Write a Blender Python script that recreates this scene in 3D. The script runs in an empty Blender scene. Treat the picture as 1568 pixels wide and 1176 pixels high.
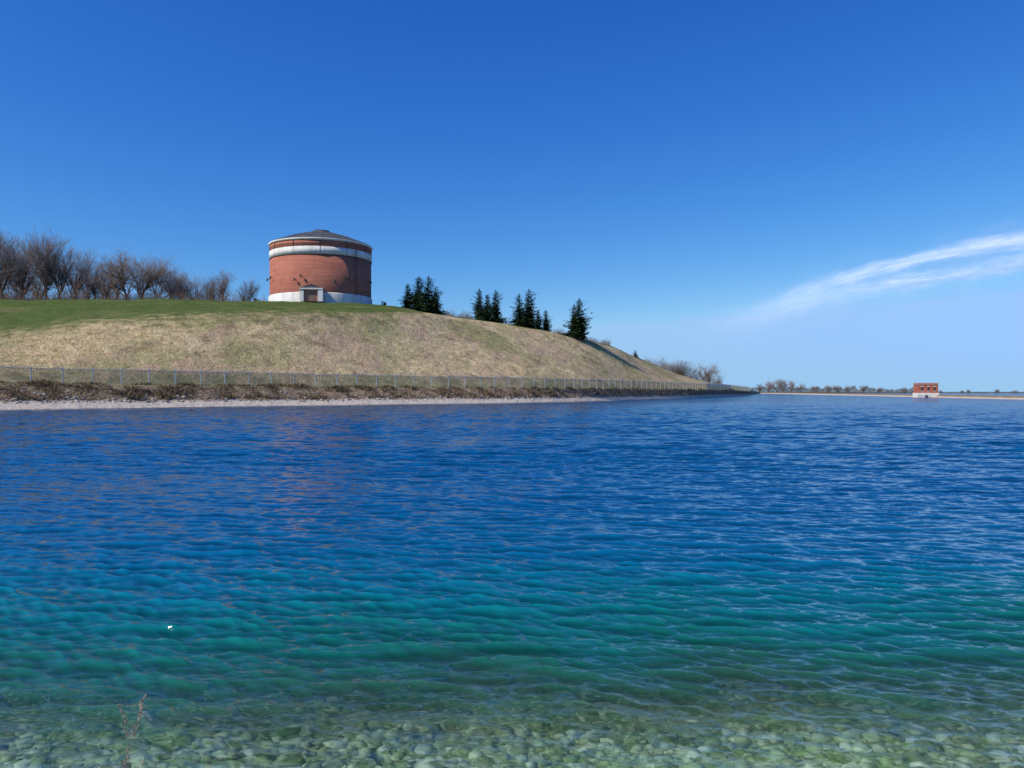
import bpy, math, random
import numpy as np
from mathutils import Vector, Matrix, noise as mnoise
R=random.Random(7); N=np.random.default_rng(7)
F=1185.0; H=2.8; HY=598.0
def wx(px,D): return (px-784.0)/F*D
def wz(y,D): return H+(HY-y)/F*D
sc=bpy.context.scene
COL=sc.collection

# ------------------------------------------------------------ helpers
def link(o,parent=None):
    COL.objects.link(o)
    if parent: o.parent=parent
    return o
def mesh_np(name,V,Fc,attrs=None,mat=None,smooth=False,parent=None,uv=None,mk=True):
    V=np.asarray(V,dtype=np.float32); Fc=np.asarray(Fc,dtype=np.int32)
    me=bpy.data.meshes.new(name)
    n=len(V); m,k=Fc.shape
    me.vertices.add(n); me.vertices.foreach_set("co",V.ravel())
    me.loops.add(m*k); me.loops.foreach_set("vertex_index",Fc.ravel())
    me.polygons.add(m)
    me.polygons.foreach_set("loop_start",np.arange(0,m*k,k,dtype=np.int32))
    if smooth: me.polygons.foreach_set("use_smooth",np.ones(m,dtype=bool))
    if attrs:
        for kx,a in attrs.items():
            at=me.attributes.new(kx,'FLOAT','POINT'); at.data.foreach_set("value",np.asarray(a,dtype=np.float32))
    if uv is not None:
        l=me.uv_layers.new(name="UVMap"); l.data.foreach_set("uv",np.asarray(uv,dtype=np.float32)[Fc.ravel()].ravel())
    me.update(calc_edges=True)
    if mat: me.materials.append(mat)
    if not mk: return me
    o=bpy.data.objects.new(name,me); link(o,parent); return o
def grid_faces(nr,nc):
    i=np.arange(nr-1)[:,None]*nc+np.arange(nc-1)[None,:]
    return np.stack([i,i+1,i+1+nc,i+nc],-1).reshape(-1,4)
class NT:
    def __init__(s,name,bump=None):
        s.m=bpy.data.materials.new(name); s.m.use_nodes=True
        s.t=s.m.node_tree; s.t.nodes.clear(); s.out=s.t.nodes.new('ShaderNodeOutputMaterial')
    def n(s,ty,**k):
        nd=s.t.nodes.new(ty)
        ins=k.pop('i',{})
        for a,b in k.items(): setattr(nd,a,b)
        for a,b in ins.items():
            if isinstance(b,bpy.types.NodeSocket): s.t.links.new(b,nd.inputs[a])
            else: nd.inputs[a].default_value=b
        return nd
    def math(s,op,a,b=0.0,c=0.0,clamp=False):
        return s.n('ShaderNodeMath',operation=op,use_clamp=clamp,i={0:a,1:b,2:c}).outputs[0]
    def noise(s,vec,scale,detail=4,rough=.55,scl=(1,1,1),dist=0,out=0):
        mp=s.n('ShaderNodeMapping',i={'Vector':vec,'Scale':scl}).outputs[0]
        return s.n('ShaderNodeTexNoise',i={'Vector':mp,'Scale':scale,'Detail':detail,'Roughness':rough,'Distortion':dist}).outputs[out]
    def vmath(s,op,a,b=(0,0,0),scale=None):
        i={0:a,1:b}
        nd=s.n('ShaderNodeVectorMath',operation=op,i=i)
        if scale is not None:
            if isinstance(scale,bpy.types.NodeSocket): s.t.links.new(scale,nd.inputs['Scale'])
            else: nd.inputs['Scale'].default_value=scale
        return nd.outputs[0]
    def ramp(s,fac,stops,interp='LINEAR'):
        nd=s.n('ShaderNodeValToRGB',i={0:fac}); cr=nd.color_ramp; cr.interpolation=interp
        while len(cr.elements)<len(stops): cr.elements.new(0.5)
        for e,(p,c) in zip(cr.elements,stops):
            e.position=p; e.color=(c,c,c,1) if not hasattr(c,'__len__') else (*c,1)
        return nd.outputs[0]
    def mix(s,f,a,b,bt='MIX'):
        nd=s.n('ShaderNodeMix',data_type='RGBA',blend_type=bt)
        for k,v in ((0,f),(6,a),(7,b)):
            if isinstance(v,bpy.types.NodeSocket): s.t.links.new(v,nd.inputs[k])
            else: nd.inputs[k].default_value=(*v,1) if hasattr(v,'__len__') else v
        return nd.outputs[2]
    def bump(s,h,st=.3,d=.05,normal=None):
        i={'Height':h,'Strength':st,'Distance':d}
        if normal is not None: i['Normal']=normal
        return s.n('ShaderNodeBump',i=i).outputs[0]
    def done(s,sh): s.t.links.new(sh,s.out.inputs[0]); return s.m
    def princ(s,col,rough=.8,normal=None,spec=.3,metal=0):
        i={'Roughness':rough,'Specular IOR Level':spec,'Metallic':metal}
        i['Base Color']=col if isinstance(col,bpy.types.NodeSocket) else (*col,1)
        if normal is not None: i['Normal']=normal
        return s.done(s.n('ShaderNodeBsdfPrincipled',i=i).outputs[0])
    def obj(s): return s.n('ShaderNodeTexCoord').outputs['Object']
    def attr(s,n): return s.n('ShaderNodeAttribute',attribute_name=n).outputs['Fac']
def simple(name,c1,c2,scale=2,rough=.8,bump=.2,spec=.2):
    t=NT(name); v=t.obj(); n=t.noise(v,scale,6)
    f=t.ramp(n,[(.3,0.),(.7,1.)])
    return t.princ(t.mix(f,c1,c2),rough,t.bump(n,bump,.03),spec)

# ------------------------------------------------------------ materials
def leafmat(name,stops,trans=.25):
    t=NT(name); c=t.ramp(t.attr('rnd'),stops)
    d=t.n('ShaderNodeBsdfDiffuse',i={'Color':c}).outputs[0]
    if trans<=0: return t.done(d)
    tr=t.n('ShaderNodeBsdfTranslucent',i={'Color':c}).outputs[0]
    return t.done(t.n('ShaderNodeMixShader',i={0:trans,1:d,2:tr}).outputs[0])
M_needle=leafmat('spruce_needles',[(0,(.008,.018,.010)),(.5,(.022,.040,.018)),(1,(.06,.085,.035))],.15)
M_bark=simple('bark',(.07,.055,.045),(.14,.115,.095),3)
M_twig=leafmat('twig_bark',[(0,(.075,.055,.042)),(.5,(.20,.15,.12)),(1,(.42,.33,.27))],0)
M_thick=leafmat('thicket_twigs',[(0,(.085,.058,.038)),(.4,(.18,.12,.082)),(.75,(.30,.21,.15)),(1,(.36,.19,.11))],.15)
M_dry=leafmat('dry_grass_blades',[(0,(.34,.26,.14)),(.5,(.50,.40,.22)),(.85,(.62,.51,.30)),(1,(.30,.30,.11))],.4)
M_brush=leafmat('bank_brush',[(0,(.10,.065,.045)),(.4,(.20,.135,.085)),(.7,(.34,.26,.16)),(.88,(.20,.21,.08)),(1,(.30,.11,.07))],.3)

# ------------------------------------------------------------ terrain
def pchip(x,y,xs):
    x=np.array(x,float); y=np.array(y,float); h=np.diff(x); d=np.diff(y)/h
    m=np.zeros_like(y); m[0]=d[0]; m[-1]=d[-1]
    for i in range(1,len(x)-1):
        if d[i-1]*d[i]>0:
            w1=2*h[i]+h[i-1]; w2=h[i]+2*h[i-1]; m[i]=(w1+w2)/(w1/d[i-1]+w2/d[i])
    k=np.clip(np.searchsorted(x,xs)-1,0,len(x)-2); t=(xs-x[k])/h[k]
    return ((1+2*t)*(1-t)**2*y[k]+t*(1-t)**2*h[k]*m[k]+t*t*(3-2*t)*y[k+1]+t*t*(t-1)*h[k]*m[k+1])
cols=np.concatenate([np.arange(-2000,-300,25),np.arange(-300,1120,4),np.arange(1120,1180,1.5),np.arange(1180,1700,5),np.arange(1700,3500,40)]).astype(float)
SH=[(-2000,40),(-600,84),(0,110.6),(200,122.9),(400,138),(600,154),(784,174.6),(883,195),(970,229),(1050,276),(1100,332),(1130,395),(1148,470),(1156,560),(1164,690),(1200,640),(1250,520),(1400,332),(1568,237),(2000,150),(3500,75)]
Ds=pchip(*zip(*SH),cols)
fz=pchip([-2000,0,400,784,1100,1150,1170,1568,3500],[3.9,3.9,3.6,3.3,3.0,2.2,1.0,1.1,1.2],cols)
aw=pchip([-2000,0,1100,1156,1568,3500],[3.0,3.0,3.4,4.,4.,4.],cols)
az=pchip([-2000,1100,1160,1568,3500],[.95,.95,.5,.45,.45],cols)
fw=pchip([-2000,0,784,1100,1156,3500],[4.5,4.5,4.5,5,5,5],cols)
cy_=[(-2000,530),(-600,530),(0,512),(130,494),(250,485),(400,478),(560,477),(620,479),(650,480),(700,487),(784,499),(883,518),(940,534),(970,546),(1020,566),(1050,577),(1100,588.5),(1130,592),(1150,597),(1170,602),(1250,602.4),(1400,604.5),(1568,607),(2000,607),(3500,607)]
cD_=[(-2000,70),(-600,122),(0,150),(250,163),(400,175),(500,187),(560,197),(620,210),(700,229),(784,246),(883,270),(970,305),(1050,350),(1100,395),(1130,440),(1148,505),(1156,590),(1164,715),(1200,662),(1250,541),(1400,352),(1568,257),(2000,168),(3500,92)]
cY=pchip(*zip(*cy_),cols); cD=pchip(*zip(*cD_),cols); cz=wz(cY,cD)
ly_=[(-2000,470),(-600,462),(0,456),(200,456),(400,459.5),(560,464),(620,471),(650,477.5),(700,485),(784,497),(883,516),(940,532),(970,544.5),(1050,576),(1100,588),(1130,592),(1150,597),(1170,602.3),(1250,602.6),(1400,604.8),(1568,607.2),(3500,607.2)]
lD_=[(-2000,150),(-600,220),(0,240),(400,234),(560,238),(650,246),(784,262),(883,282),(970,318),(1050,362),(1100,405),(1130,450),(1148,515),(1156,600),(1164,725),(1200,672),(1250,551),(1400,362),(1568,267),(2000,178),(3500,102)]
lY=pchip(*zip(*ly_),cols); lD=pchip(*zip(*lD_),cols); lz=wz(lY,lD)
hill=np.clip((1140-cols)/400,0,1)
pD=lD+12+60*hill; pz=lz-.3-1.5*(hill>0)*(1-hill)
dD=pD+120; dz=np.where(cols<1140,np.maximum(-3,pz*.35-3),-1.5)
keysD=np.array([Ds-10,Ds,Ds+aw,Ds+aw+fw,Ds+aw+fw+5,cD,lD,pD,dD,dD*0+1500,dD*0+9000])
keysZ=np.array([Ds*0-3,Ds*0,az,fz,fz+.25*(cols<1150),cz,lz,pz,dz,dz*0-3,dz*0-12])
sub=[3,4,8,5,40,30,14,12,8,8]
rowsS=[]
for k,s in enumerate(sub): rowsS+= [k+i/s for i in range(s)]
rowsS.append(10.0); rowsS=np.array(rowsS)
k0=np.clip(rowsS.astype(int),0,9); tt=(rowsS-k0)[:,None]
GD=keysD[k0]*(1-tt)+keysD[k0+1]*tt
GZ=keysZ[k0]*(1-tt)+keysZ[k0+1]*tt
def smooth_rows(A,it):
    A=A.copy()
    w=((rowsS>4.0)&(rowsS<9))[:,None]*.5
    for _ in range(it):
        B=A.copy(); B[1:-1]=(A[:-2]+A[2:])/2
        A=A*(1-w)+B*w
    return A
GZ=smooth_rows(GZ,14); GD=smooth_rows(GD,14)
GX=(cols[None,:]-784)/F*GD
nz=np.zeros_like(GZ)
for a in range(GZ.shape[0]):
    s=rowsS[a]
    if 1<s<8.5:
        amp=.4 if s>4.2 else .22
        if s<=2: amp=.14
        for b in range(len(cols)):
            nz[a,b]=amp*mnoise.fractal((GX[a,b]*.09,GD[a,b]*.12,0),1.,2.,4)
rimf=np.where(cols>1130,.25,1.0)[None,:]
GZ=GZ+nz*rimf
def surf(px,s):
    ci=np.interp(px,cols,np.arange(len(cols))); ri=np.interp(s,rowsS,np.arange(len(rowsS)))
    c0=np.clip(ci.astype(int),0,len(cols)-2); r0=np.clip(ri.astype(int),0,len(rowsS)-2); fc=ci-c0; fr=ri-r0
    def bl(A): return (A[r0,c0]*(1-fc)+A[r0,c0+1]*fc)*(1-fr)+(A[r0+1,c0]*(1-fc)+A[r0+1,c0+1]*fc)*fr
    return np.stack([bl(GX),bl(GD),bl(GZ)],-1)
def ground_z(px,D):
    c=int(np.clip(np.searchsorted(cols,px),0,len(cols)-1)); return float(np.interp(D,GD[:,c],GZ[:,c]))
t=NT('ground_cover'); v=t.obj(); cv=t.attr('cover')
n1=t.noise(v,.045,5,.6); n2=t.noise(v,.35,6,.65); n3=t.noise(v,2.2,6,.7); n4=t.noise(v,.4,7,.66,(1,1,1.6))
j=t.math('MULTIPLY_ADD',t.math('SUBTRACT',n2,.5),.8,cv); j=t.math('MULTIPLY_ADD',t.math('SUBTRACT',n3,.5),.3,j)
straw=t.ramp(n4,[(.28,(.31,.21,.105)),(.43,(.46,.345,.18)),(.57,(.60,.465,.255)),(.72,(.74,.60,.37))])
olive=t.ramp(n3,[(.3,(.18,.185,.06)),(.7,(.34,.32,.14))])
bald=t.ramp(n3,[(.3,(.40,.26,.155)),(.7,(.56,.41,.265))])
slope=t.mix(t.ramp(n1,[(.46,0.),(.62,.8)]),straw,olive)
slope=t.mix(t.ramp(t.noise(v,.09,6,.7,(1,.6,1)),[(.50,0.),(.60,.9)]),slope,bald)
slope=t.mix(t.ramp(t.noise(v,.16,6,.72),[(.38,.7),(.46,0.)]),slope,(.21,.135,.08))
lawn=t.ramp(t.noise(v,.5,6,.7),[(.3,(.048,.076,.016)),(.55,(.085,.118,.028)),(.75,(.15,.16,.055))])
lawn=t.mix(t.ramp(t.noise(v,.06,4,.6,(1,2,1)),[(.5,0.),(.75,.6)]),lawn,(.22,.18,.09))
apron=t.ramp(n3,[(.3,(.36,.30,.24)),(.55,(.54,.47,.38)),(.8,(.68,.62,.53))])
wet=t.mix(1.,apron,(.35,.33,.3),'MULTIPLY')
bank=t.ramp(t.noise(v,1.1,7,.75),[(.3,(.11,.075,.05)),(.48,(.22,.155,.10)),(.62,(.34,.26,.17)),(.78,(.46,.39,.29))])
path=t.ramp(n3,[(.3,(.18,.19,.07)),(.7,(.34,.28,.15))])
def st(lo,hi,x=j): return t.n('ShaderNodeMapRange',interpolation_type='SMOOTHSTEP',i={0:x,1:lo,2:hi}).outputs[0]
c=t.mix(st(.98,1.12,cv),wet,apron)
c=t.mix(st(1.9,2.15),c,bank); c=t.mix(st(2.85,3.1),c,path); c=t.mix(st(3.9,4.15),c,slope)
c=t.mix(st(4.75,5.15),c,lawn)
c=t.mix(st(7.6,8.3),c,(.16,.13,.08))
nm=t.bump(n3,.7,.2,t.bump(n2,.9,.9))
M_ground=t.princ(c,.95,nm,.05)
P=np.stack([GX,GD,GZ],-1).reshape(-1,3)
cov=np.repeat(rowsS,len(cols)).reshape(len(rowsS),-1).copy()
sk=np.clip((cols-600)/80,0,1)*(cols<1150)
cov=np.where((cov>4.2)&(cov<5.5),cov-sk[None,:]*.38*np.clip((cov-4.2)/.5,0,1),cov)
mesh_np('hillside_ground',P,grid_faces(len(rowsS),len(cols)),{'cover':cov.ravel()},M_ground,True)

# near bank + reservoir bed
xs=np.linspace(-70,70,240); ys=np.linspace(-40,42,240)
X,Y=np.meshgrid(xs,ys)
SLP=.26
def bedz(y): return np.where(y>4.4,-(y-4.4)*SLP,(4.4-y)*.30)
Z=np.clip(bedz(Y),-6,3.5)
for a in range(240):
    for b in range(240):
        Z[a,b]+=.06*mnoise.fractal((X[a,b]*.6,Y[a,b]*.6,3),1.,2.,3)
t=NT('stony_bed'); v=t.obj()
vo=t.n('ShaderNodeTexVoronoi',i={'Vector':v,'Scale':9.0}); bw=t.n('ShaderNodeRGBToBW',i={0:vo.outputs['Color']}).outputs[0]
cc=t.ramp(bw,[(.2,(.26,.28,.17)),(.5,(.48,.50,.35)),(.8,(.76,.77,.64))])
cc=t.mix(t.ramp(t.noise(v,1.2,5,.65),[(.45,0.),(.62,.7)]),cc,(.22,.36,.08))
M_bed=t.princ(cc,.9,t.bump(vo.outputs['Distance'],.6,.04),.2)
mesh_np('stony_shore_bed',np.stack([X,Y,Z],-1).reshape(-1,3),grid_faces(240,240),None,M_bed,True)

import bmesh
bm=bmesh.new(); bmesh.ops.create_icosphere(bm,subdivisions=1,radius=1.0)
iv=np.array([v.co[:] for v in bm.verts]); bm.verts.index_update(); jf=np.array([[v.index for v in f.verts] for f in bm.faces]); bm.free()
VV=[];FF=[];RR=[];off=0
for k in range(11000):
    y=2+ 7.5*N.random()**1.1; x=N.uniform(-9.5,9.5)*(.6+y/12)
    r=.022+.085*N.random()**3
    s=r*np.array([N.uniform(.8,1.5),N.uniform(.8,1.3),N.uniform(.4,.8)])
    p=iv*(1+.12*N.normal(size=(len(iv),1)))*s
    a=N.uniform(0,6.28); ca,sa=math.cos(a),math.sin(a)
    p=np.stack([p[:,0]*ca-p[:,1]*sa,p[:,0]*sa+p[:,1]*ca,p[:,2]],-1)
    VV.append(p+np.array([x,y,float(bedz(np.float64(y)))+r*.25])); FF.append(jf+off); off+=len(iv); RR.append(np.full(len(iv),N.random()))
t=NT('cobble_stone'); v=t.obj()
cc=t.ramp(t.attr('rnd'),[(0,(.10,.11,.06)),(.4,(.32,.33,.22)),(.75,(.66,.66,.54)),(1,(.95,.93,.86))])
cc=t.mix(t.ramp(t.noise(v,1.6,5,.65),[(.47,0.),(.62,.6)]),cc,(.22,.36,.08))
M_cob=t.princ(cc,.8,t.bump(t.noise(v,20,3),.4,.02),.3)
mesh_np('shore_cobbles',np.concatenate(VV),np.concatenate(FF),{'rnd':np.concatenate(RR)},M_cob,True)

# ------------------------------------------------------------ water
Dr=[3.0]
while Dr[-1]<900:
    d=Dr[-1]; st_=max(.020,min(d*d/2170*.75,.07 if d<28 else .07+(d-28)*.0035 if d<180 else .6+(d-180)*.03)); Dr.append(d+st_)
Dr=np.array(Dr); print('water rows',len(Dr))
pc=np.concatenate([np.linspace(-2000,-160,50),np.linspace(-150,1720,900),np.linspace(1740,3500,50)])
WD=np.repeat(Dr[:,None],len(pc),1).astype(np.float32); WX=((pc[None,:]-784)/F*WD).astype(np.float32)
WZ=np.zeros_like(WD); DX=np.zeros_like(WD); DY=np.zeros_like(WD); HS=np.zeros_like(WD)
sp=np.gradient(Dr)[:,None].astype(np.float32)
lam=np.concatenate([np.exp(N.uniform(math.log(.10),math.log(.48),72)),np.exp(N.uniform(math.log(.48),math.log(2.8),30))])
longf=np.clip((Dr/32.)[:,None],.28,1.1).astype(np.float32)
for l in lam:
    th=math.radians(90-16+N.normal()*(22 if l<.5 else 18)); kx,ky=math.cos(th),math.sin(th); k=2*math.pi/l
    slope_=.045 if l<.48 else .035
    A=slope_/k
    att=np.clip((l/(sp*2.2))-1,0,1)
    if l>=.48: att=att*np.maximum(longf,np.float32(min(1.,.5/l)))
    ph=(k*(kx*WX+ky*WD)+N.uniform(0,6.28)).astype(np.float32)
    cN=np.cos(ph); sN=np.sin(ph)
    WZ+=A*att*cN; DX-=A*att*kx*sN*.6; DY-=A*att*ky*sN*.6
    if l<1.1: HS+=A*att*cN
gust=1+.22*np.sin(WX*.21+WD*.11+1)*np.sin(WD*.17-WX*.06)+.15*np.sin(WX*.05-WD*.33)
WZ*=gust; DX*=gust; DY*=gust
zs=HS/HS[:400].std()
t=NT('reservoir_water'); v=t.obj(); sx=t.n('ShaderNodeSeparateXYZ',i={0:v})
yy=t.math('MAXIMUM',t.math('MULTIPLY_ADD',t.math('SUBTRACT',t.noise(v,.35,2),.5),4.,sx.outputs[1]),3.)
yy=t.math('MULTIPLY_ADD',sx.outputs[0],-.05,yy)
lg=t.math('DIVIDE',t.math('SUBTRACT',t.math('LOGARITHM',t.math('MAXIMUM',yy,1.),2.71828),math.log(5)),math.log(12),clamp=True)
body=t.ramp(lg,[(0,(.08,.16,.08)),(.12,(.03,.15,.085)),(.2,(.006,.135,.105)),(.28,(.002,.115,.135)),(.38,(.001,.082,.165)),(.55,(.001,.062,.16)),(1,(.001,.050,.135))])
# scattered light painted into the body colour by height: crests lighter, troughs darker
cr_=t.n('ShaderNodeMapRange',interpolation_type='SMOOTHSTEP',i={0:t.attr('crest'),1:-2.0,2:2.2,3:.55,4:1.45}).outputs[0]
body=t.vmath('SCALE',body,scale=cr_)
opa=t.ramp(lg,[(0,.02),(.09,.10),(.16,.34),(.23,.72),(.33,1.)])
far=t.n('ShaderNodeMapRange',i={0:sx.outputs[1],1:20.,2:90.,3:.25,4:1.6}).outputs[0]
nf=t.vmath('SUBTRACT',t.noise(v,9.,3,.65,(.6,1.4,1),0,1),(.5,.5,.5))
nf2=t.vmath('SUBTRACT',t.noise(v,1.7,2,.6,(.5,1.7,1),0,1),(.5,.5,.5))
sm=t.vmath('ADD',t.vmath('SCALE',nf,scale=.38),t.vmath('SCALE',nf2,scale=t.math('MULTIPLY',far,.5)))
sm=t.vmath('MULTIPLY',sm,(.6,1.,0.))
gN=t.n('ShaderNodeNewGeometry').outputs['Normal']
nrm=t.vmath('NORMALIZE',t.vmath('ADD',gN,sm))
dif=t.n('ShaderNodeBsdfDiffuse',i={'Color':body}).outputs[0]
tr=t.n('ShaderNodeBsdfTransparent',i={'Color':(.82,.97,.87,1)}).outputs[0]
rf=t.n('ShaderNodeBsdfRefraction',i={'Color':(.86,.98,.90,1),'IOR':1.2,'Roughness':0.0,'Normal':gN}).outputs[0]
clear=t.n('ShaderNodeMixShader',i={0:.35,1:tr,2:rf}).outputs[0]
bodysh=t.n('ShaderNodeMixShader',i={0:opa,1:clear,2:dif}).outputs[0]
gl=t.n('ShaderNodeBsdfGlossy',i={'Color':(1,1,1,1),'Roughness':.08,'Normal':nrm}).outputs[0]
fr=t.n('ShaderNodeFresnel',i={'IOR':1.33,'Normal':nrm}).outputs[0]
fr=t.math('MINIMUM',fr,.48)
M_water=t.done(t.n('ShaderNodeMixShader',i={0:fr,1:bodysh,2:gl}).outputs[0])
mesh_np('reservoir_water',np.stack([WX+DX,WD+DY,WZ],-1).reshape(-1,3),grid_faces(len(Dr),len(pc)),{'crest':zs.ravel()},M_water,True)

# ------------------------------------------------------------ tubes
class Tubes:
    def __init__(s): s.V=[];s.F=[];s.R=[];s.n=0
    def seg(s,a,b,ra,rb,k=3,rnd=.5):
        a=Vector(a);b=Vector(b); d=(b-a)
        if d.length<1e-6:return
        d.normalize(); u=d.orthogonal().normalized(); w=d.cross(u)
        for p,r in ((a,ra),(b,rb)):
            for i in range(k):
                an=2*math.pi*i/k; q=p+(u*math.cos(an)+w*math.sin(an))*r; s.V.append(q[:]); s.R.append(rnd)
        for i in range(k):
            jn=(i+1)%k; s.F.append((s.n+i,s.n+jn,s.n+k+jn,s.n+k+i))
        s.n+=2*k
    def mesh(s,name,mat,mk=True,parent=None): return mesh_np(name,s.V,s.F,{'rnd':s.R},mat,False,parent,None,mk)
def bare_tree_mesh(name,seed,spread=.6,trunk=.2,lean=.1):
    r=random.Random(seed); T=Tubes()
    def limb(p,d,L,rad,lv):
        n=(6,5,4,3,2)[lv]; q=p; rr0=rad
        for i in range(n):
            up=(.02,.10,.06,.03,.02)[lv]
            d=(d+Vector((r.gauss(0,.10+.03*lv),r.gauss(0,.10+.03*lv),up+r.gauss(0,.05)))).normalized()
            q2=q+d*(L/n); r1=rr0*(1-.7*i/n); r2=rr0*(1-.7*(i+1)/n)
            T.seg(q,q2,r1,r2,6 if lv==0 else 4 if lv==1 else 3,min(1,max(0,.05+.19*lv+r.gauss(0,.10))))
            if lv<4:
                f=(i+1)/n
                if lv==0 and f<.3: q=q2; continue
                kids=(2,1,1,0)[lv]+(r.random()<(.5,.6,.35,.75)[lv])
                for c in range(kids):
                    a=r.uniform(0,6.28); o=d.orthogonal().normalized(); o.rotate(Matrix.Rotation(a,3,d))
                    sp=spread*r.uniform(.6,1.5)
                    nd=(d+o*sp+Vector((0,0,.15))).normalized()
                    ll=(.52,.33,.18,.10)[lv]*r.uniform(.65,1.2)*(1.15-.45*f if lv==0 else 1.1-.3*f)
                    limb(q2,nd,ll,max(.0021,r2*.72),lv+1)
            q=q2
    limb(Vector((0,0,-.02)),Vector((r.gauss(0,lean),r.gauss(0,lean),1)).normalized(),.72,trunk*.15,0)
    V=np.array(T.V); V/=V[:,2].max(); T.V=V
    return mesh_np(name,V,T.F,{'rnd':T.R},M_twig,False,None,None,False)
BT=[bare_tree_mesh('bare_tree_mesh_a',3,.75,.20),bare_tree_mesh('bare_tree_mesh_b',11,.6,.16),bare_tree_mesh('bare_tree_mesh_c',23,.65,.2,.05),bare_tree_mesh('bare_tree_mesh_d',41,.95,.18)]
print('bare tree faces',[len(m.polygons) for m in BT])
def place(me,name,px,D,ytop,wsc=1.,rot=None):
    z=ground_z(px,D)-.2; h=wz(ytop,D)-z
    o=bpy.data.objects.new(name,me); link(o); o.location=(wx(px,D),D,z); o.scale=(h*wsc,h*wsc,h)
    o.rotation_euler=(0,0,R.uniform(0,6.28) if rot is None else rot); return o
for px,D,y,m,w in [(8,262,327,0,.95),(-45,268,335,1,1.),(38,275,357,2,.9),(70,262,346,1,.9),(92,265,346,0,.85),(112,280,369,2,.9),(145,268,388,1,.9),(163,282,391,2,.9),(180,270,393,1,.9),(197,262,378,3,1.3),(216,262,375,0,1.3),(240,272,389,3,1.1),(262,278,403,1,1.1),(280,272,410,2,1.1),(300,280,414,3,1.1),(325,285,416,1,1.1),(343,275,406,2,.9),(374,280,418,0,.8),(28,300,382,1,1.1),(-12,300,348,2,1.),(130,300,396,3,1.),(58,290,370,0,1.),(-110,270,345,3,1.),(-170,275,350,0,1.)]:
    place(BT[m],'bare_tree',px,D,y,w)
for px,D,y,m,w in [(992,420,548,1,1.3),(1014,425,540,3,1.3),(1028,435,548,0,1.3),(1042,430,547,1,1.4),(1056,430,550,3,1.3),(1072,435,551,3,1.3),(1084,440,566,1,1.3),(1100,445,580,3,1.4)]:
    place(BT[m],'bare_tree',px,D,y,w)
for px,D,y,m,w in [(1163,850,586,1,1.5),(1178,845,583,0,1.4),(1190,850,579,3,1.3),(1201,855,576,0,1.3),(1212,850,580,1,1.3),(1226,850,585,3,1.3),(1250,850,588,0,1.4),(1268,850,588,1,1.5),(1283,860,587,0,1.4),(1300,860,588,3,1.4),(1322,860,588,1,1.4),(1345,860,591,0,1.4),(1387,860,591,3,1.4),(1482,870,595,1,1.4),(1527,870,594,0,1.4),(1556,870,596,3,1.4)]:
    place(BT[m],'bare_tree',px,D,y,w)
def thicket(name,items,mat,seedn=1,lean=.28):
    A=np.array(items); n=len(A); rr=np.random.default_rng(seedn)
    an=rr.uniform(0,math.pi,n); w=A[:,4]/2
    b1=A[:,:3]+np.stack([np.cos(an)*w,np.sin(an)*w,0*w],-1); b2=A[:,:3]-np.stack([np.cos(an)*w,np.sin(an)*w,0*w],-1)
    tp=A[:,:3]+np.stack([rr.normal(0,lean,n)*A[:,3],rr.normal(0,lean,n)*A[:,3],A[:,3]],-1)
    V=np.stack([b1,b2,tp],1).reshape(-1,3); Fc=np.arange(3*n).reshape(-1,3)
    return mesh_np(name,V,Fc,{'rnd':np.repeat(rr.random(n),3)},mat)
it=[]
for k in range(44000):
    px=N.uniform(-300,410); D=N.uniform(246,285)
    cl=.5+.8*mnoise.fractal((px*.045,D*.05,1),1,2,3)
    hm=pchip([-300,0,120,180,260,330,410],[8,8,7.5,7,6.5,6.,3.2],np.array([px]))[0]
    hh=max(1.4,hm*(.3+.75*cl))
    cx=wx(px,D); z=ground_z(px,D)-.1
    if N.random()<.75:
        u=N.random()**1.6; it.append((cx,D,z+hh*u*.9,hh*.2,N.uniform(.05,.15)))
    else: it.append((cx,D,z,hh*N.uniform(.4,1.1),N.uniform(.05,.14)))
thicket('leafless_thicket',it,M_thick)
it=[]
for (a,b,D0,h0,cn) in [(668,724,262,2.6,1500),(765,786,272,2.0,500),(845,870,285,2.4,700),(895,935,300,2.2,900),(575,615,262,1.6,500),(985,1105,425,7,3500)]:
    for k in range(cn):
        px=N.uniform(a,b); D=D0+N.uniform(-3,6); z=ground_z(px,D)
        hh=h0*N.uniform(.4,1.3)*(.6+.6*abs(math.sin(px*.13)))
        up=N.random()<.6
        it.append((wx(px,D),D,z+(hh*N.uniform(.1,.8) if up else 0),hh*(.3 if up else 1),N.uniform(.05,.12)))
thicket('ridge_scrub',it,M_thick,seedn=4)
it=[]
for k in range(70000):
    px=N.uniform(1112,2100); D=N.uniform(820,940)
    e=.5+.9*mnoise.fractal((px*.09,0,5),1,2,4)
    b=590. if px<1340 else 592.5 if px<1400 else 597.5
    ytop=b+6*(1-e)
    h=max(1.5,wz(ytop,D)+3.0); z0=-3.0
    u=N.random()**.7
    it.append((wx(px,D),D,z0+h*u*.9,h*.13*N.uniform(.6,1.3),N.uniform(.12,.45)))
t=leafmat('far_tree_twigs',[(0,(.06,.06,.05)),(.4,(.13,.11,.09)),(.8,(.22,.18,.155)),(1,(.07,.10,.05))],.1)
thicket('distant_tree_line',it,t,seedn=9)

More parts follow.
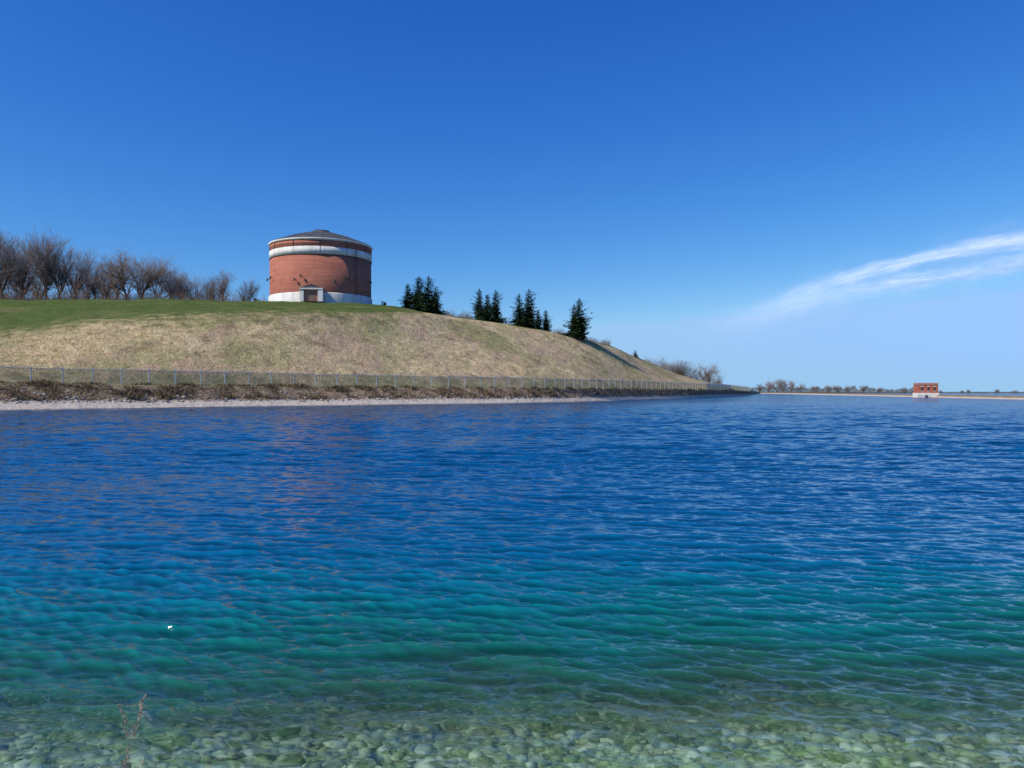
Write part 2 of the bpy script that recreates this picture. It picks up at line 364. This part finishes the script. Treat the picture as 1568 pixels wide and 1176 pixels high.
# ------------------------------------------------------------ spruces
def spruce_mesh(name,seed,wid=.22,full=1.):
    r=random.Random(seed); V=[];Fc=[];Rn=[]
    def tri(a,b,c,q):
        n=len(V); V.extend([a[:],b[:],c[:]]); Fc.append((n,n+1,n+2)); Rn.extend([q]*3)
    lv=26; p1,p2,p3=r.uniform(0,6),r.uniform(0,6),r.uniform(0,6)
    for i in range(lv):
        h=.04+.93*(i/lv)**.95
        rad=wid*min(1.,(1-h)**.55*1.05)*r.uniform(.68,1.18)+.012
        nb=int(5+8*(1-h)*full); a0=r.uniform(0,6.28)
        for k in range(nb):
            if r.random()<.12: continue
            a=a0+6.28*k/nb+r.gauss(0,.2)
            L=rad*r.uniform(.55,1.25)*(1+.3*math.sin(a+p1+h*5)+.25*math.sin(2*a+p2-h*9))
            dr=Vector((math.cos(a),math.sin(a),0)); sd=Vector((-math.sin(a),math.cos(a),0))
            m=int(4+L*62); dq=r.gauss(0,.18); up=.10-.2*(1-h)
            for q in range(m):
                f=(q+r.random())/m
                p=dr*(L*f)+Vector((0,0,h+L*(up*f+.14*f*f)))+sd*r.gauss(0,.020)+Vector((0,0,r.gauss(0,.007)))
                s=.036*(1.2-.5*f)*r.uniform(.7,1.4)*(.5+.75*(1-h))
                e1=(dr+sd*r.gauss(0,.7)+Vector((0,0,-.3+r.gauss(0,.3)))).normalized()*s*1.5
                e2=(sd+Vector((0,0,r.gauss(0,.6)))).normalized()*s*.55
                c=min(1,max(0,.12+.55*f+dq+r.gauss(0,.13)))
                tri(p-e2,p+e2,p+e1,c)
    for q in range(30):
        p=Vector((r.gauss(0,.004),r.gauss(0,.004),.94+q*.002)); tri(p-Vector((.012,0,.01)),p+Vector((.012,0,-.01)),p+Vector((r.gauss(0,.006),0,.02)),.5)
    nt=len(V)
    T=Tubes()
    for i in range(6): T.seg((0,0,i/6-.02),(0,0,(i+1)/6-.02),.016*(1-i/6.5),.016*(1-(i+1)/6.5),6)
    for f in T.F: Fc.append((f[0]+nt,f[1]+nt,f[2]+nt)); Fc.append((f[0]+nt,f[2]+nt,f[3]+nt))
    V+=list(T.V); Rn+=[.0]*len(T.V)
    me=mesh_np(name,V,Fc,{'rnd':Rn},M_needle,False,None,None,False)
    me.materials.append(M_bark)
    mi=np.zeros(len(Fc),dtype=np.int32); mi[-2*len(T.F):]=1; me.polygons.foreach_set('material_index',mi)
    return me
SP=[spruce_mesh('spruce_mesh_a',5,.27),spruce_mesh('spruce_mesh_b',9,.24),spruce_mesh('spruce_mesh_c',17,.31,.85)]
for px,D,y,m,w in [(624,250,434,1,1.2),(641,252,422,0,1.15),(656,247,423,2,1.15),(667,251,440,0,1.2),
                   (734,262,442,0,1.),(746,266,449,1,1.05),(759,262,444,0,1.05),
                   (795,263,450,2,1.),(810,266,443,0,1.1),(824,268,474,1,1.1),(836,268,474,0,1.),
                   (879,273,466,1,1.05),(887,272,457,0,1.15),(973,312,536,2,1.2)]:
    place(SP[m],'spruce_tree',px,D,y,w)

# ------------------------------------------------------------ grass tufts
n=45000
px=N.uniform(-250,1140,n); s=N.uniform(4.05,5.0,n); p=surf(px,s)
sz=N.uniform(.12,.30,n)
it=np.concatenate([p-np.array([0,0,.03]),sz[:,None],sz[:,None]*.7],1)
thicket('dry_grass',it,M_dry,seedn=12,lean=.6)
n=24000
px=N.uniform(-250,1150,n); s=N.uniform(2.1,3.25,n); p=surf(px,s)
cl=np.array([mnoise.noise((a*.25,b*.5,2)) for a,b in zip(p[:,0],p[:,1])])
sz=np.clip(.22+.7*cl+N.uniform(-.1,.3,n),.06,1.25)
it=np.concatenate([p-np.array([0,0,.05]),sz[:,None],sz[:,None]*.5],1)
thicket('bank_brush_weeds',it,M_brush,seedn=13,lean=.4)
VV=[];FF=[];RR=[];off=0
n=1500; px=N.uniform(-200,1150,n); s=1.95+.7*N.random(n)**2.2; p=surf(px,s)
for k in range(n):
    r=.07+.28*N.random()**3
    q=iv*(1+.25*N.normal(size=(len(iv),1)))*np.array([r*1.5,r,r*.6])
    VV.append(q+p[k]-np.array([0,0,r*.2])); FF.append(jf+off); off+=len(iv); RR.append(np.full(len(iv),N.random()))
t=NT('riprap'); cc=t.ramp(t.attr('rnd'),[(0,(.22,.18,.14)),(1,(.5,.44,.37))]); M_rip=t.princ(cc,.9)
mesh_np('riprap_stones',np.concatenate(VV),np.concatenate(FF),{'rnd':np.concatenate(RR)},M_rip)

# ------------------------------------------------------------ chain-link fence
M_galv=simple('galvanised_steel',(.46,.49,.44),(.60,.62,.57),5,.5,.05,.5)
t=NT('chain_link_mesh')
d=t.n('ShaderNodeBsdfDiffuse',i={'Color':(.19,.26,.15,1)}).outputs[0]; tr=t.n('ShaderNodeBsdfTransparent').outputs[0]
M_link=t.done(t.n('ShaderNodeMixShader',i={0:.46,1:tr,2:d}).outputs[0])
fpx=np.linspace(-300,1150,3000); fp=surf(fpx,np.full(3000,3.25))
seg=np.r_[0,np.cumsum(np.linalg.norm(np.diff(fp,axis=0),axis=1))]
ts=np.arange(0,seg[-1],4.4); pts=np.stack([np.interp(ts,seg,fp[:,i]) for i in range(3)],-1)
fen=bpy.data.objects.new('chain_link_fence',None); link(fen)
T=Tubes(); FH=2.45
for i,q in enumerate(pts):
    hh=FH+.32; T.seg(q-np.array([0,0,.3]),q+np.array([0,0,hh]),.10,.10,6)
    if i:
        pq=pts[i-1]
        for zz,rr in ((FH,.05),(.12,.03),(FH+.15,.015),(FH+.28,.015)):
            T.seg(pq+np.array([0,0,zz]),q+np.array([0,0,zz]),rr,rr,4)
T.mesh('posts_and_rails',M_galv,True,fen)
a=pts.copy(); a[:,2]+=.1; b=pts.copy(); b[:,2]+=FH
nn=len(pts); V=np.concatenate([a,b]); i=np.arange(nn-1); Fc=np.stack([i,i+1,i+1+nn,i+nn],-1)
mesh_np('mesh_fabric',V,Fc,None,M_link,False,fen)
pp=surf(np.linspace(1082,1120,8),np.full(8,4.15))
M_conc=simple('pale_concrete',(.42,.40,.37),(.6,.58,.54),.7,.9,.3)
VV=[];FF=[]
for i,q in enumerate(pp):
    for dx,dz in ((0,-.5),(0,2.2),(.4,2.2),(.4,-.5)): VV.append((q[0],q[1]+dx,q[2]+dz))
    if i:
        o=4*(i-1)
        for k in range(4): FF.append((o+k,o+(k+1)%4,o+4+(k+1)%4,o+4+k))
mesh_np('concrete_parapet_wall',VV,FF,None,M_conc)

# ------------------------------------------------------------ water tank
def revolve(name,prof,mat,parent,seg=160):
    V=[];Fc=[]
    k=len(prof)
    for i in range(seg):
        a=2*math.pi*i/seg
        for r,z in prof: V.append((r*math.cos(a),r*math.sin(a),z))
    for i in range(seg):
        for q in range(k-1):
            j_=(i+1)%seg; Fc.append((i*k+q,j_*k+q,j_*k+q+1,i*k+q+1))
    return mesh_np(name,V,Fc,None,mat,False,parent)
def box(name,c,s,mat,parent,rotz=0,bev=.0):
    bm=bmesh.new(); bmesh.ops.create_cube(bm,size=1); bmesh.ops.scale(bm,vec=s,verts=bm.verts)
    if bev: bmesh.ops.bevel(bm,geom=bm.edges[:],offset=bev,segments=2,affect='EDGES')
    me=bpy.data.meshes.new(name); bm.to_mesh(me); bm.free(); me.materials.append(mat)
    o=bpy.data.objects.new(name,me); link(o,parent); o.location=c; o.rotation_euler=(0,0,rotz); return o
t=NT('red_brick_drum'); v=t.obj(); sx=t.n('ShaderNodeSeparateXYZ',i={0:v})
ang=t.math('MULTIPLY',t.math('ARCTAN2',sx.outputs[1],sx.outputs[0]),16.)
cb=t.n('ShaderNodeCombineXYZ',i={0:ang,1:sx.outputs[2],2:0.0}).outputs[0]
br=t.n('ShaderNodeTexBrick',i={'Vector':cb,'Color1':(.33,.10,.06,1),'Color2':(.44,.145,.09,1),'Mortar':(.33,.22,.17,1),'Scale':1.,'Mortar Size':.012,'Brick Width':.45,'Row Height':.15}).outputs[0]
c=t.mix(t.ramp(t.noise(cb,.12,5,.6,(1,1.2,1)),[(.35,0.),(.7,.45)]),br,(.24,.075,.05))
c=t.mix(t.ramp(t.noise(cb,.8,5,.65,(1,.12,1)),[(.52,0.),(.75,.35)]),c,(.14,.06,.045))
c=t.mix(t.ramp(t.noise(cb,.5,3,.5,(.15,3.,1)),[(.5,0.),(.7,.35)]),c,(.55,.23,.15))
M_brick=t.princ(c,.9,t.bump(t.noise(cb,3,4),.3,.05),.1)
t=NT('painted_stone'); v=t.obj(); n_=t.noise(v,.5,6,.65,(1,1,.35))
M_white=t.princ(t.ramp(n_,[(.3,(.50,.47,.41)),(.55,(.68,.65,.59)),(.8,(.76,.74,.69))]),.8,None,.2)
M_darkline=simple('dark_trim',(.05,.045,.04),(.09,.08,.07),3)
t=NT('slate_roof'); v=t.obj(); n_=t.noise(v,.6,5)
M_roof=t.princ(t.ramp(n_,[(.3,(.05,.055,.06)),(.7,(.10,.105,.11))]),.85,None,.15)
TD=251.; tank=bpy.data.objects.new('brick_water_tank',None); link(tank)
TR=75.5/F*TD; tz=wz(459,TD-TR)-.1
tank.location=(wx(491.5,TD),TD,tz)
zS=wz(446.5,TD-TR)-tz
zW0=wz(387.5,TD-TR)-tz; zW1=wz(376,TD-TR)-tz; zC=wz(366,TD-TR)-tz; zE=wz(363,TD-TR)-tz
revolve('stone_plinth',[(TR+.35,-2),(TR+.35,zS-.35),(TR+.05,zS),(TR-.3,zS)],M_white,tank)
revolve('brick_drum',[(TR,zS-.2),(TR,zW0),(TR-.5,zW0)],M_brick,tank)
revolve('lower_dark_course',[(TR-.1,zW0-.2),(TR+.16,zW0-.2),(TR+.16,zW0),(TR-.1,zW0)],M_darkline,tank)
revolve('white_band',[(TR-.2,zW0),(TR+.14,zW0),(TR+.14,zW1),(TR-.2,zW1)],M_white,tank)
revolve('brick_frieze',[(TR-.4,zW1-.1),(TR+.02,zW1-.1),(TR+.02,zC),(TR-.4,zC)],M_brick,tank)
revolve('cornice',[(TR-.2,zC),(TR+.2,zC),(TR+.38,zC+.25),(TR+.45,zE),(TR-.2,zE+.05)],M_white,tank)
zA=wz(353.5,TD)-tz
revolve('slate_roof',[(TR+.3,zE+.06),(TR-.1,zE+.3),(TR*.55,zE+.3+(zA-zE)*.52),(2.6,zA-.35),(2.6,zA),(0.01,zA+.05)],M_roof,tank,96)
T=Tubes()
for i in range(24):
    a=2*math.pi*i/24
    T.seg((math.cos(a)*(TR-.1),math.sin(a)*(TR-.1),zE+.32),(math.cos(a)*TR*.55,math.sin(a)*TR*.55,zE+.34+(zA-zE)*.52),.08,.08,4)
T.mesh('roof_ribs',M_roof,True,tank)
revolve('frieze_line',[(TR-.1,(zW1+zC)/2-.06),(TR+.10,(zW1+zC)/2-.06),(TR+.10,(zW1+zC)/2+.06),(TR-.1,(zW1+zC)/2+.06)],M_darkline,tank)
for k in range(12):
    a=2*math.pi*k/12+.22
    box('band_joint_%d'%k,(math.cos(a)*(TR+.13),math.sin(a)*(TR+.13),(zW0+zC)/2),(.10,.12,(zC-zW0)-.1),M_darkline,tank,a)
T=Tubes()
def face_ang(px): return -math.pi/2+math.asin(max(-.99,min(.99,(px-491.5)/75.5)))
for px_,y_ in ((424,428),(432,425),(473,428),(482,422),(527,430),(541,424),(547,427),(566,432)):
    a=face_ang(px_); z=wz(y_,TD-TR*abs(math.sin(a)))-tz
    o=Vector((math.cos(a),math.sin(a),0)); p=o*TR+Vector((0,0,z))
    T.seg(p,p+o*.9+Vector((0,0,.2)),.09,.07,5); 
    e=p+o*.9+Vector((0,0,.25)); T.seg(e+Vector((0,0,.15)),e-Vector((0,0,.55)),.12,.36,8); T.seg(e-Vector((0,0,.55)),e-Vector((0,0,.75)),.3,.1,8)
T.mesh('wall_lamps',M_darkline,True,tank)
T=Tubes(); a=face_ang(553)
for k in range(2):
    aa=a+(k-.5)*.04; T.seg((math.cos(aa)*(TR+.25),math.sin(aa)*(TR+.25),2),(math.cos(aa)*(TR+.25),math.sin(aa)*(TR+.25),zW1),.06,.06,5)
T.mesh('access_ladder',M_darkline,True,tank)
a=face_ang(498); ex=Vector((math.cos(a),math.sin(a),0)); pr=bpy.data.objects.new('entrance_vestibule',None); link(pr,tank)
pr.location=ex*(TR+1.0); pr.rotation_euler=(0,0,a+math.pi/2)
M_brick2=simple('vestibule_brick',(.32,.14,.10),(.45,.22,.16),1.5,.9,.3)
M_door=simple('dark_door',(.025,.03,.03),(.05,.05,.05),2,.6)
M_door2=simple('weathered_door',(.17,.10,.08),(.26,.16,.12),2,.7)
box('vestibule_body',(0,0,1.4),(5.4,2.6,4.0),M_brick2,pr)
box('stone_pier_left',(-2.75,-1.35,1.1),(1.1,1.1,3.6),M_white,pr,0,.05)
box('stone_pier_right',(2.75,-1.35,1.1),(1.5,1.3,3.6),M_white,pr,0,.05)
box('lintel',(0,-1.45,3.15),(7.0,1.4,.45),M_white,pr,0,.05)
box('door',(0.2,-1.34,.9),(2.0,.12,3.0),M_door2,pr)
bm=bmesh.new()
vs=[bm.verts.new(p) for p in [(-3.5,-2.1,3.38),(3.5,-2.1,3.38),(0,-2.1,4.6),(-3.5,1.2,3.38),(3.5,1.2,3.38),(0,1.2,4.6)]]
for f in ((0,1,2),(3,5,4),(0,2,5,3),(1,4,5,2),(0,3,4,1)): bm.faces.new([vs[i] for i in f])
me=bpy.data.meshes.new('gable_roof'); bm.to_mesh(me); bm.free(); me.materials.append(M_roof); link(bpy.data.objects.new('gable_roof',me),pr)
T=Tubes(); fr_=20.9; prev=None
angs=np.radians(np.arange(-14,194+.1,1.1))
for a in angs:
    x=tank.location.x+math.cos(a)*fr_; y=TD+math.sin(a)*fr_*.9
    z=ground_z(784+x/y*F,y); p=Vector((x,y,z))
    T.seg(p,p+Vector((0,0,2.4)),.05,.05,4)
    if prev is not None:
        for zz in (.3,1.2,2.2): T.seg(prev+Vector((0,0,zz)),p+Vector((0,0,zz)),.06,.06,4)
    prev=p
T.mesh('iron_railing_fence',M_darkline)

# ------------------------------------------------------------ gatehouse
gh=bpy.data.objects.new('brick_gatehouse',None); link(gh); GDp=316.
gh.location=(wx(1417.5,GDp),GDp,0); gh.rotation_euler=(0,0,math.radians(-10))
M_brick3=simple('gatehouse_brick',(.30,.08,.05),(.42,.135,.085),1.2,.9,.3)
w=7.6
box('stone_base',(0,0,.35),(w+.5,6.2,2.9),M_white,gh,0,.05)
box('brick_walls',(0,0,3.55),(w,5.6,3.5),M_brick3,gh)
box('cornice',(0,0,5.4),(w+.5,6.1,.2),M_conc,gh,0,.03)
box('parapet',(0,0,5.7),(w+.1,5.7,.4),M_brick3,gh)
for k,xx in enumerate((-2.3,0.1,2.4)):
    box('window_%d'%k,(xx,-2.83,3.5),(.8,.08,1.6),M_door,gh); box('window_sill_%d'%k,(xx,-2.86,2.6),(1.1,.16,.16),M_white,gh); box('window_head_%d'%k,(xx,-2.86,4.42),(1.1,.14,.22),M_white,gh)
box('quay_block',(-2.2,-4.1,.3),(4.2,2.0,1.7),M_conc,gh,0,.05)
box('intake_opening',(-1.4,-5.12,.2),(1.1,.1,1.4),M_door,gh)
T=Tubes()
for xx in np.linspace(-4.2,-.2,5): T.seg((xx,-5.0,1.1),(xx,-5.0,2.1),.04,.04,4)
T.seg((-4.2,-5.0,2.1),(-.2,-5.0,2.1),.04,.04,4); T.mesh('quay_railing',M_galv,True,gh)

# ------------------------------------------------------------ weed in the foreground
r=random.Random(8); T=Tubes()
def wd(p,d,L,rad,lv):
    q=p
    for i in range(6):
        d=(d+Vector((r.gauss(0,.05),r.gauss(0,.05),.02))).normalized(); q2=q+d*L/6; T.seg(q,q2,rad,rad*.85,4,r.random()); 
        if lv<2 and (lv>0 or i>1):
            for _ in range(3 if lv==0 else 1):
                wd(q2,(d+Vector((r.gauss(0,.45),r.gauss(0,.45),.5))).normalized(),L*r.uniform(.08,.15),rad*.55,lv+1)
        else:
            T.seg(q2,q2+Vector((r.gauss(0,.006),r.gauss(0,.006),.008)),.0022,.001,4,r.random())
        q=q2; rad*=.85
wd(Vector((wx(158,2.6),2.6,.5)),Vector((-.01,0,1)),1.06,.0022,0)
M_weed=leafmat('dry_weed_stalk',[(0,(.26,.21,.16)),(1,(.48,.42,.33))],.3)
T.mesh('dry_weed',M_weed)

# ------------------------------------------------------------ sun direction
sd=Vector((-.88,-.47,0)).normalized(); el=math.radians(42)
sdir=Vector((sd.x*math.cos(el),sd.y*math.cos(el),math.sin(el)))

# ------------------------------------------------------------ cirrus cloud
t=NT('cirrus'); uvn=t.n('ShaderNodeTexCoord').outputs['UV']; su=t.n('ShaderNodeSeparateXYZ',i={0:uvn})
u_=su.outputs[0]; v_=su.outputs[1]; den=t.attr('dens')
wv=t.noise(uvn,2.5,4,.55,(1.6,.8,1))
vv=t.math('ABSOLUTE',t.math('SUBTRACT',t.math('MULTIPLY_ADD',t.math('SUBTRACT',wv,.5),.45,v_),.5))
fall=t.n('ShaderNodeMapRange',interpolation_type='SMOOTHSTEP',i={0:vv,1:.40,2:.0}).outputs[0]
fall=t.math('POWER',fall,1.4)
wis=t.ramp(t.noise(uvn,3.2,7,.65,(1.4,2.2,1),.6),[(.3,.25),(.65,1.)])
al=t.math('MULTIPLY',t.math('MULTIPLY',fall,wis),den,clamp=True)
d1=t.n('ShaderNodeBsdfDiffuse',i={'Color':(.95,.95,.97,1)}).outputs[0]
d2=t.n('ShaderNodeBsdfTranslucent',i={'Color':(.90,.94,.99,1)}).outputs[0]
dd=t.n('ShaderNodeMixShader',i={0:.9,1:d1,2:d2}).outputs[0]
tr=t.n('ShaderNodeBsdfTransparent').outputs[0]
M_cir=t.done(t.n('ShaderNodeMixShader',i={0:al,1:tr,2:dd}).outputs[0])
VV=[];FF=[];UV=[];DN=[];off=0
rib=[([(1040,512),(1150,485),(1260,438),(1420,393),(1568,365),(1800,318)],[60,84,58,38,54,70],.68,9000,0),
     ([(1060,508),(1190,478),(1300,448),(1440,425),(1568,405),(1800,382)],[50,74,56,48,60,70],.55,9150,3.3),
     ([(980,520),(1150,488),(1300,440),(1450,403),(1568,372),(1800,330)],[90,130,160,160,160,160],.24,9300,6.1)]
for ptsr,ws,dn,DD,uo in rib:
    xsr=np.linspace(ptsr[0][0],ptsr[-1][0],70); yc=pchip([p[0] for p in ptsr],[p[1] for p in ptsr],xsr); ww=pchip([p[0] for p in ptsr],ws,xsr)
    for jx in range(9):
        f=jx/8
        for i in range(70):
            dp=DD-(f-.5)*1500
            VV.append((wx(xsr[i],dp),dp,wz(yc[i]-(f-.5)*ww[i],dp))); UV.append((uo+i/69*3,f))
            e=min(1,(i/69)*2.0); DN.append(dn*e*e*(3-2*e) if e<1 else dn)
    FF.append(grid_faces(9,70)+off); off+=9*70
mesh_np('cirrus_cloud',VV,np.concatenate(FF),{'dens':DN},M_cir,True,None,UV)

# ------------------------------------------------------------ sun, sky, camera
L=bpy.data.lights.new('sun','SUN'); L.energy=4.8; L.angle=math.radians(.5); L.color=(1,.95,.87)
so=bpy.data.objects.new('sun',L); link(so); so.rotation_euler=sdir.to_track_quat('Z','Y').to_euler()
w=bpy.data.worlds.new('World'); sc.world=w; w.use_nodes=True; nt=w.node_tree; nt.nodes.clear()
sky=nt.nodes.new('ShaderNodeTexSky'); sky.sky_type='NISHITA'; sky.sun_disc=False; sky.sun_elevation=el
sky.sun_rotation=math.atan2(sd.x,sd.y)%(2*math.pi); sky.air_density=1.; sky.dust_density=.1; sky.ozone_density=3.; sky.altitude=200
S=.12
def wm(op,a,b):
    m=nt.nodes.new('ShaderNodeMath'); m.operation=op
    for k,q in enumerate((a,b)):
        if isinstance(q,bpy.types.NodeSocket): nt.links.new(q,m.inputs[k])
        else: m.inputs[k].default_value=q
    return m.outputs[0]
sep=nt.nodes.new('ShaderNodeSeparateColor'); cmb=nt.nodes.new('ShaderNodeCombineColor'); nt.links.new(sky.outputs[0],sep.inputs[0])
ch=[]
for k,(a_,p_,mx) in enumerate(((1.05,1.9,.33),(.88,1.27,.58),(1.02,.72,1.1))):
    ch.append(wm('MINIMUM',wm('MULTIPLY',wm('POWER',wm('MULTIPLY',sep.outputs[k],S),p_),a_),mx))
ch[2]=wm('MAXIMUM',ch[2],wm('MULTIPLY',ch[1],1.5))
for k in range(3): nt.links.new(wm('DIVIDE',ch[k],S),cmb.inputs[k])
bg=nt.nodes.new('ShaderNodeBackground'); bg.inputs[1].default_value=S
wo=nt.nodes.new('ShaderNodeOutputWorld')
nt.links.new(cmb.outputs[0],bg.inputs[0]); nt.links.new(bg.outputs[0],wo.inputs[0])
cam=bpy.data.cameras.new('camera'); cam.sensor_width=36; cam.lens=36*F/1568; cam.clip_end=30000; cam.clip_start=.05
co=bpy.data.objects.new('camera',cam); link(co); co.location=(0,0,H); co.rotation_euler=(math.radians(90)+math.atan(10/F),0,0)
sc.camera=co
sc.view_settings.view_transform='Standard'; sc.view_settings.look='None'; sc.view_settings.exposure=0
